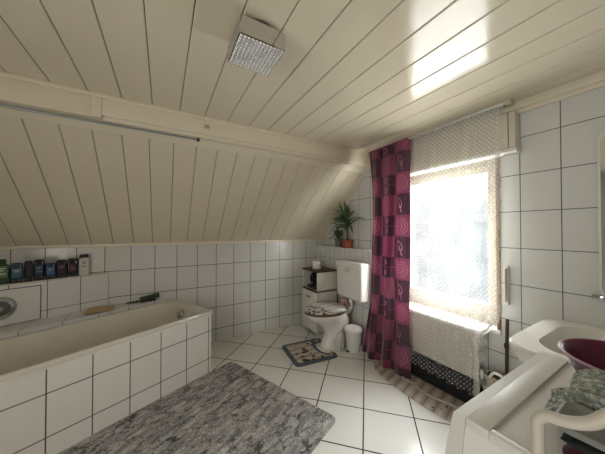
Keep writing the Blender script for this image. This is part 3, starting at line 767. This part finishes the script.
# patterned cloth behind the lid
t = NT('rose_print_cloth'); co = t.coord(); nz = t.noise(co, 40, 2)
M_rose = t.bsdf(t.ramp(nz, [(.38, lin((110, 44, 50))), (.5, lin((190, 140, 134))), (.62, lin((214, 202, 190)))]), .8)
o_ = rumpled('cleaning_cloth', M_rose, .17, .045, .09, 16, 20, .10, 9); o_.location = (.76, -.215, .410); o_.rotation_euler = (0, 0, R(8)); tag(o_, 'reddish patterned cloth lying behind the toilet lid', 'cloth')

# toilet brush holder-like white bin
t_ = thing('pedal_bin', 'small white bin with domed swing lid right of the toilet', 'bin', (.955, -.275, 0))
bm = bmesh.new(); lathe(bm, [(.070, 0), (.074, .006), (.088, .20), (.090, .215)]); finish('bucket', bm, M_white, t_, True)
bm = bmesh.new(); lathe(bm, [(.098, .212), (.100, .222), (.098, .236), (.085, .252), (.055, .262), (.01, .266)]); finish('lid', bm, M_white, t_, True)
bm = bmesh.new(); bx(bm, -.02, .02, -.09, -.066, .002, .012, .003); finish('pedal', bm, M_black, t_, True)
o_ = rumpled('plastic_bag', plain('crumpled_white_film', (214, 212, 206), .35, var=.1, scale=30), .05, .10, .19, 16, 24, .08, 31); o_.location = (.895, -.41, .0); o_.rotation_euler = (0, 0, R(20))
tag(o_, 'crumpled white bag standing between toilet foot and bin', 'bag')

# ------------------------------------------------------------ mats
def mat_mesh(name, pts, h, mat, parent=None, edge=.006):
    bm = bmesh.new()
    n = len(pts); cx = sum(p[0] for p in pts)/n; cy = sum(p[1] for p in pts)/n
    def off(e_):
        out = []
        for i in range(n):
            a, b_ = pts[i-1], pts[(i+1) % n]; tx, ty = b_[0]-a[0], b_[1]-a[1]; l = math.hypot(tx, ty) or 1
            out.append((pts[i][0]-ty/l*e_, pts[i][1]+tx/l*e_))
        return out
    loft(bm, [[(x, y, 0) for x, y in pts], [(x, y, h*.6) for x, y in pts], [(x, y, h) for x, y in off(edge)]])
    return finish(name, bm, mat, parent, False)
t = NT('grey_weathered_plank_print'); co = t.coord(); o = t.xyz(co)
st_ = t.comb(t.math('MULTIPLY', o[0], 9.0), t.math('MULTIPLY', o[1], 2.2), 0)
n1 = t.noise(st_, 3.0, 6, .75); n2 = t.noise(co, 90, 4, .7)
vor = t.n('ShaderNodeTexVoronoi', feature='DISTANCE_TO_EDGE'); t.put(vor.inputs['Vector'], t.comb(t.math('ADD', t.math('MULTIPLY', o[0], 9), t.math('MULTIPLY', n2, .9)), t.math('ADD', t.math('MULTIPLY', o[1], 4.6), t.math('MULTIPLY', n1, 1.2)), 0)); vor.inputs['Scale'].default_value = 1.6
crk = t.math('MULTIPLY', t.math('LESS_THAN', vor.outputs[0], .045), t.math('GREATER_THAN', t.noise(co, 12, 3), .44))
blotch = t.noise(t.comb(t.math('MULTIPLY', o[0], 3), t.math('MULTIPLY', o[1], 1.4), 0), 3.5, 4, .65)
f = t.math('ADD', t.math('MULTIPLY', n1, .55), t.math('MULTIPLY', n2, .45))
c1 = t.ramp(f, [(.38, lin((84, 84, 88))), (.47, lin((140, 138, 136))), (.55, lin((182, 178, 172))), (.64, lin((218, 214, 206)))])
c2 = t.mix(t.math('MULTIPLY', t.ramp(blotch, [(.5, (0, 0, 0, 1)), (.72, (1, 1, 1, 1))]), .6), c1, lin((58, 60, 68)))
M_rug = t.bsdf(t.mix(t.math('MULTIPLY', crk, .85), c2, lin((34, 37, 44))), .75, 0, t.bump(f, .4, .004))
RT = R(22.5)
pts = [(x, y) for x, y, _ in rrect(0, 1.20, -2.0, 0, 0, .05, 6)]
o_ = mat_mesh('floor_mat', pts, .012, M_rug); o_.location = (.525, -1.49, .001); o_.rotation_euler = (0, 0, RT)
tag(o_, 'large grey mat with weathered wood print beside the tub', 'mat')

# toilet mat with cut-out
M_mgrey = plain('grey_blue_pile', (92, 104, 116), .95, var=.2, bump=.6)
t = NT('pebbles_on_planks'); co = t.coord(); o = t.xyz(co)
fr = t.math('FRACT', t.math('MULTIPLY', t.math('ADD', o[0], t.math('MULTIPLY', o[1], .12)), 11))
pl_ = t.ramp(fr, [(.0, lin((84, 74, 68))), (.10, lin((176, 168, 156))), (.55, lin((202, 194, 182))), (1, lin((160, 150, 138)))])
vo = t.n('ShaderNodeTexVoronoi'); t.put(vo.inputs['Vector'], co); vo.inputs['Scale'].default_value = 17
sel = t.math('MULTIPLY', t.math('LESS_THAN', vo.outputs['Distance'], .42), t.math('GREATER_THAN', t.noise(co, 7, 1), .50))
M_peb = t.bsdf(t.mix(sel, pl_, t.mix(t.noise(co, 24, 0), lin((20, 20, 22)), lin((96, 82, 76)))), .9, 0, t.bump(t.noise(co, 120, 2), .4, .004))
def umat(m, z, rr_=.05):
    # outline with a U cut-out at the toilet foot (towards +Y)
    x0, x1, y0, y1 = -.23+m, .23-m, -.26+m, .22-m; pts = []
    for cx, cy, a0 in ((x1-rr_, y1-rr_, 0),):
        for k in range(5): a = R(a0+90*k/4); pts.append((cx+rr_*math.cos(a), cy+rr_*math.sin(a)))
    w = .14+m*.3
    pts += [(w, y1)]
    for k in range(0, 11): a = R(180*k/10); pts.append((w*math.cos(a), .16-m-.07*math.sin(a)))
    pts += [(-w, y1)]
    for cx, cy, a0 in ((x0+rr_, y1-rr_, 90), (x0+rr_, y0+rr_, 180), (x1-rr_, y0+rr_, 270)):
        for k in range(5): a = R(a0+90*k/4); pts.append((cx+rr_*math.cos(a), cy+rr_*math.sin(a)))
    return [(x, y, z) for x, y in pts]
t_ = thing('toilet_mat', 'small mat with pebble print and grey blue border at the toilet foot', 'mat', (.745, -.70, 0), R(-6))
bm = bmesh.new(); loft(bm, [umat(0, .001), umat(0, .012), umat(.006, .016)]); finish('border', bm, M_mgrey, t_)
bm = bmesh.new(); loft(bm, [umat(.04, .0158, .02), umat(.042, .019, .02)]); finish('printed_field', bm, M_peb, t_)

# oval mat under the radiator
t = NT('brown_plank_print'); co = t.coord(); o = t.xyz(co)
a = t.math('ADD', t.math('MULTIPLY', o[0], 12), t.math('MULTIPLY', o[1], 3))
fr = t.math('FRACT', a)
pk = t.ramp(fr, [(0, lin((96, 86, 80))), (.1, lin((160, 148, 138))), (.5, lin((188, 178, 168))), (1, lin((142, 130, 120)))])
sp = t.math('GREATER_THAN', t.noise(co, 30, 2), .72)
M_oval = t.bsdf(t.mix(sp, pk, lin((40, 34, 32))), .8)
pts = [(1.74+.50*math.copysign(abs(math.cos(2*PI*k/48))**.75, math.cos(2*PI*k/48)), -.22+.185*math.copysign(abs(math.sin(2*PI*k/48))**.85, math.sin(2*PI*k/48))) for k in range(48)]
o_ = mat_mesh('bath_mat', pts, .010, M_oval, None, .004); o_.location = (0, 0, .001); tag(o_, 'brownish oval mat with plank print under the radiator', 'mat')

# black cloth, white cable and printed bag under the radiator
o_ = rumpled('dark_garment', M_black, .60, .12, .17, 30, 26, .05, 12); o_.location = (1.81, -.085, .012); o_.rotation_euler = (0, 0, R(2)); tag(o_, 'black crumpled garment lying under the radiator', 'garment')  # garment piled higher as a dark backdrop for the shade under the radiator
bm = bmesh.new(); tube(bm, smooth_path([(1.53, -.24, .02), (1.62, -.27, .02), (1.68, -.245, .022), (1.75, -.285, .02), (1.86, -.275, .02), (1.96, -.235, .02), (2.05, -.23, .02)], 7), .009, 8)
o_ = finish('hose', bm, plain('grey_white_hose', (170, 166, 156), .5), None, True); tag(o_, 'pale grey hose curving along the front of the black garment', 'hose')
t = NT('floral_paper'); co = t.coord(); nz = t.noise(co, 26, 3, .6)
M_bagp = t.bsdf(t.ramp(nz, [(.36, lin((58, 66, 48))), (.46, lin((120, 114, 98))), (.56, lin((178, 170, 154))), (.7, lin((160, 120, 110)))]), .6)
t_ = thing('gift_bag', 'floral printed paper bag standing beside the radiator', 'bag', (2.238, -.115, .012), R(-4))
bm = bmesh.new()
loft(bm, [rrect(-.085, .085, -.05, .05, .0, .008, 2), rrect(-.092, .092, -.052, .052, .16, .01, 2), rrect(-.09, .094, -.05, .054, .31, .01, 2), rrect(-.084, .088, -.044, .048, .307, .008, 2), rrect(-.08, .08, -.04, .04, .2, .008, 2)], True, True); finish('body', bm, M_bagp, t_, True)
bm = bmesh.new(); tube(bm, smooth_path([(-.05, -.045, .30), (-.02, -.05, .345), (.05, -.045, .33), (.085, -.045, .27)], 6), .009, 8); finish('handle', bm, M_white, t_, True)

# ------------------------------------------------------------ washbasin
t_ = thing('washbasin', 'large white ceramic washbasin on the tiled wall behind the washing machine', 'washbasin', (2.85, -.003, .0))
bm = bmesh.new()
def br_(m, z, r, yf=-.68, n=8):
    return rrect(-.41+m, .37-m, yf+m*1.0, .0-(0 if m < .03 else m*.8), z, r, n)
rings = [br_(.16, .60, .10), br_(.06, .66, .13), br_(.012, .70, .15), br_(.0, .735, .13), br_(.0, .772, .13), br_(.006, .782, .13), br_(.05, .785, .13), br_(.085, .778, .14), br_(.10, .74, .14), br_(.12, .67, .13), br_(.20, .645, .08)]
loft(bm, rings); finish('basin', bm, M_ceramic, t_, True)
bm = bmesh.new(); lathe(bm, [(.025, .645), (.026, .650), (.015, .651)], 0, -.33, 20); finish('drain', bm, M_chrome, t_, True)
bm = bmesh.new(); loft(bm, [egg(0, -.22, 0, .10, .10, .12, 28), egg(0, -.22, .3, .075, .08, .11, 28), egg(0, -.24, .61, .10, .12, .14, 28)]); finish('pedestal', bm, M_ceramic, t_, True)

# ------------------------------------------------------------ washing machine
t = NT('grained_white_lid'); co = t.coord(); nz = t.noise(co, 260, 3)
M_wm = t.bsdf(t.mix(nz, lin((196, 194, 186)), lin((218, 216, 208))), .38, 0, t.bump(nz, .12, .002))
wm = thing('washing_machine', 'white washing machine with recessed top standing in the right foreground', 'washing machine', (2.625, -1.437, 0))
WL, WW = .62, .615      # x size, y size
bm = bmesh.new(); bx(bm, .012, WL, .004, WW-.004, .03, .835, .006); finish('cabinet', bm, M_white, wm, True)
# control panel slopes outward towards the top front
bm = bmesh.new()
loft(bm, [[(-.03, y, .70), (.012, y, .70), (.026, y, .85), (.0, y, .85), (-.004, y, .845)] for y in (0, WW)])
cp = finish('control_panel', bm, M_wm, wm)
for k in range(4): box('button', M_cream, -.036+.0, -.02, .30+k*.05, .325+k*.05, .75, .765, cp, .003)
b = bmesh.new(); lathe(b, [(.028, 0), (.03, .004), (.026, .02), (.01, .022)], n=24); bm = bmesh.new(); merge(bm, b, Matrix.Translation((-.018, .2, .765)) @ Matrix.Rotation(R(-95), 4, 'Y')); finish('dial', bm, M_white, cp, True)
bm = bmesh.new()
bx(bm, .0262, .075, 0, WW, .828, .8515, .0015)
bx(bm, .075, WL-.03, 0, .02, .828, .851, .003); bx(bm, .075, WL-.03, WW-.02, WW, .828, .851, .003); bx(bm, WL-.03, WL, 0, WW, .828, .851, .003)
tp = finish('top_frame', bm, M_wm, wm, True)
bm = bmesh.new(); bx(bm, .07, WL-.02, .012, WW-.012, .825, .842); finish('top_plate', bm, M_wm, wm)
b = bmesh.new(); lathe(b, [(.19, 0), (.195, .01), (.16, .03), (.10, .02)], n=36, cap1=True); bm = bmesh.new(); merge(bm, b, Matrix.Translation((.012, WW/2, .40)) @ Matrix.Rotation(R(-90), 4, 'Y')); finish('porthole_door', bm, M_cream, wm, True)
for (a, b_) in ((.04, .04), (.04, WW-.04), (WL-.04, .04), (WL-.04, WW-.04)):
    bm = bmesh.new(); lathe(bm, [(.022, 0), (.022, .006), (.012, .008), (.012, .032)], a, b_, 14); finish('foot', bm, M_black, wm, True)

# purple bowl on the machine
t_ = thing('wash_bowl', 'burgundy plastic wash bowl standing on the washing machine lid', 'bowl', (2.866, -1.040, .843))
M_mag_ = plain('burgundy_plastic', (92, 18, 56), .3, var=.08)
bm = bmesh.new(); lathe(bm, [(.07, .0), (.085, .002), (.10, .02), (.142, .115), (.158, .135), (.166, .137), (.167, .132), (.16, .128), (.147, .113), (.104, .024), (.085, .008), (.01, .006)][::-1], n=44)
finish('bowl_body', bm, M_mag_, t_, True)
bm = bmesh.new(); tube(bm, [(.1655*math.cos(a), .1655*math.sin(a), .134) for a in [2*PI*k/44 for k in range(45)]], .0035, 8, False); finish('rim', bm, plain('pale_pink_edge', (190, 150, 168), .3), t_, True)

for c in t_.children: c.scale = (.83, .83, 1)

# laundry pile on the machine
t = NT('pale_green_terry'); co = t.coord(); nz = t.noise(co, 75, 4, .8); n2 = t.noise(co, 10, 2)
M_terry = t.bsdf(t.ramp(nz, [(.36, lin((84, 98, 86))), (.52, lin((186, 192, 180))), (.62, lin((236, 238, 228)))]), .95, 0, t.bump(nz, 1.0, .02))
t = NT('maroon_knit'); co = t.coord(); nz = t.noise(co, 80, 3)
M_maroon = t.bsdf(t.mix(nz, lin((50, 10, 22)), lin((86, 22, 40))), .85, 0, t.bump(nz, .5, .006))
M_darkg = plain('dark_green_knit', (24, 32, 30), .9, var=.3, bump=.5)
def towel(name, label, mat, w, l, h, loc, rz, seed, amp=.16):
    o_ = rumpled(name, mat, w, l, h, 34, 44, amp, seed); o_.location = loc; o_.rotation_euler = (0, 0, R(rz)); tag(o_, label, 'towel' if 'towel' in name else 'garment'); return o_
towel('folded_garment', 'maroon knitted garment at the bottom of the pile on the machine', M_maroon, .34, .10, .048, (2.985, -1.372, .853), 2, 41, .06)
towel('folded_garment', 'dark green garment lying on the maroon one', M_darkg, .34, .10, .022, (2.985, -1.370, .904), 2, 42, .06)
t_ = thing('plastic_tray', 'grey white plastic tray on the dark green garment in front of the towels', 'tray', (3.00, -1.368, .930), R(2))
bm = bmesh.new(); loft(bm, [rrect(-.19, .19, -.05, .05, 0, .012, 4), rrect(-.20, .20, -.056, .056, .014, .015, 4), rrect(-.196, .196, -.053, .053, .015, .014, 4), rrect(-.185, .185, -.045, .045, .006, .012, 4)]); finish('tray_body', bm, plain('grey_tray', (128, 128, 124), .4), t_, True)
towel('terry_towel', 'pale green terry towel, flat bottom fold of the towel stack', M_terry, .34, .125, .060, (2.925, -1.238, .856), 5, 43, .11)
towel('terry_towel', 'pale green terry towel, crumpled on the middle of the stack', M_terry, .28, .115, .058, (2.935, -1.240, .926), 2, 44, .11)
towel('terry_towel', 'pale green terry towel, small top fold beside the burgundy bowl', M_terry, .22, .105, .036, (2.975, -1.240, .994), 7, 45, .11)

# tubular frame in front of the machine
t_ = thing('tubular_frame', 'cream painted bent tube frame standing in front of the washing machine', 'frame', (2.812, -1.53, 0))
M_tube = plain('cream_enamelled_tube', (196, 190, 176), .35, var=.05)
path = [(0, 0, .02), (0, 0, .5), (0, 0, .93)]
for k in range(0, 8):
    a = PI-PI/2*k/7; path.append((.022+.022*math.cos(a), 0, .985+.022*math.sin(a)))
path += [(.04, .0, 1.013), (.06, 0, 1.026), (.075, 0, 1.045), (.10, 0, 1.075), (.14, 0, 1.10), (.20, 0, 1.11), (.30, 0, 1.11)]
bm = bmesh.new(); tube(bm, smooth_path(path, 3), .0092, 14); finish('front_tube', bm, M_tube, t_, True)
bm = bmesh.new(); tube(bm, [(.30, 0, 1.11), (.40, 0, 1.10), (.44, 0, 1.04), (.44, 0, .02)], .0092, 14); finish('rear_tube', bm, M_tube, t_, True)
bm = bmesh.new(); tube(bm, [(0, 0, .25), (.44, 0, .25)], .012, 12); finish('crossbar', bm, M_tube, t_, True)
for x in (0, .44):
    bm = bmesh.new(); lathe(bm, [(.022, 0), (.022, .04), (.017, .045)], x, 0, 16); finish('foot', bm, M_black, t_, True)

# mirror
t_ = thing('mirror', 'rounded mirror with clip cut by the right edge of the photo', 'mirror', (2.655, -.03, .93))
t = NT('mirror_silver'); M_mir = t.bsdf((.85, .87, .87, 1), .03, 1.0)
bm = bmesh.new()
pts = [(x, z) for x, z, _ in rrect(0, .50, 0, .95, 0, .08, 6)]
loft(bm, [[(x, 0, z) for x, z in pts], [(x, -.006, z) for x, z in pts]]); finish('glass', bm, M_mir, t_)
bm = bmesh.new(); tube(bm, [(x, -.003, z) for x, z in pts+[pts[0], pts[1]]], .006, 8); finish('edge_trim', bm, M_white, t_, True)
for (x, z) in ((-.012, .02),):
    bm = bmesh.new(); bx(bm, x-.02, x+.025, -.014, .027, z-.012, z+.012, .003); finish('clip', bm, M_chrome, t_, True)
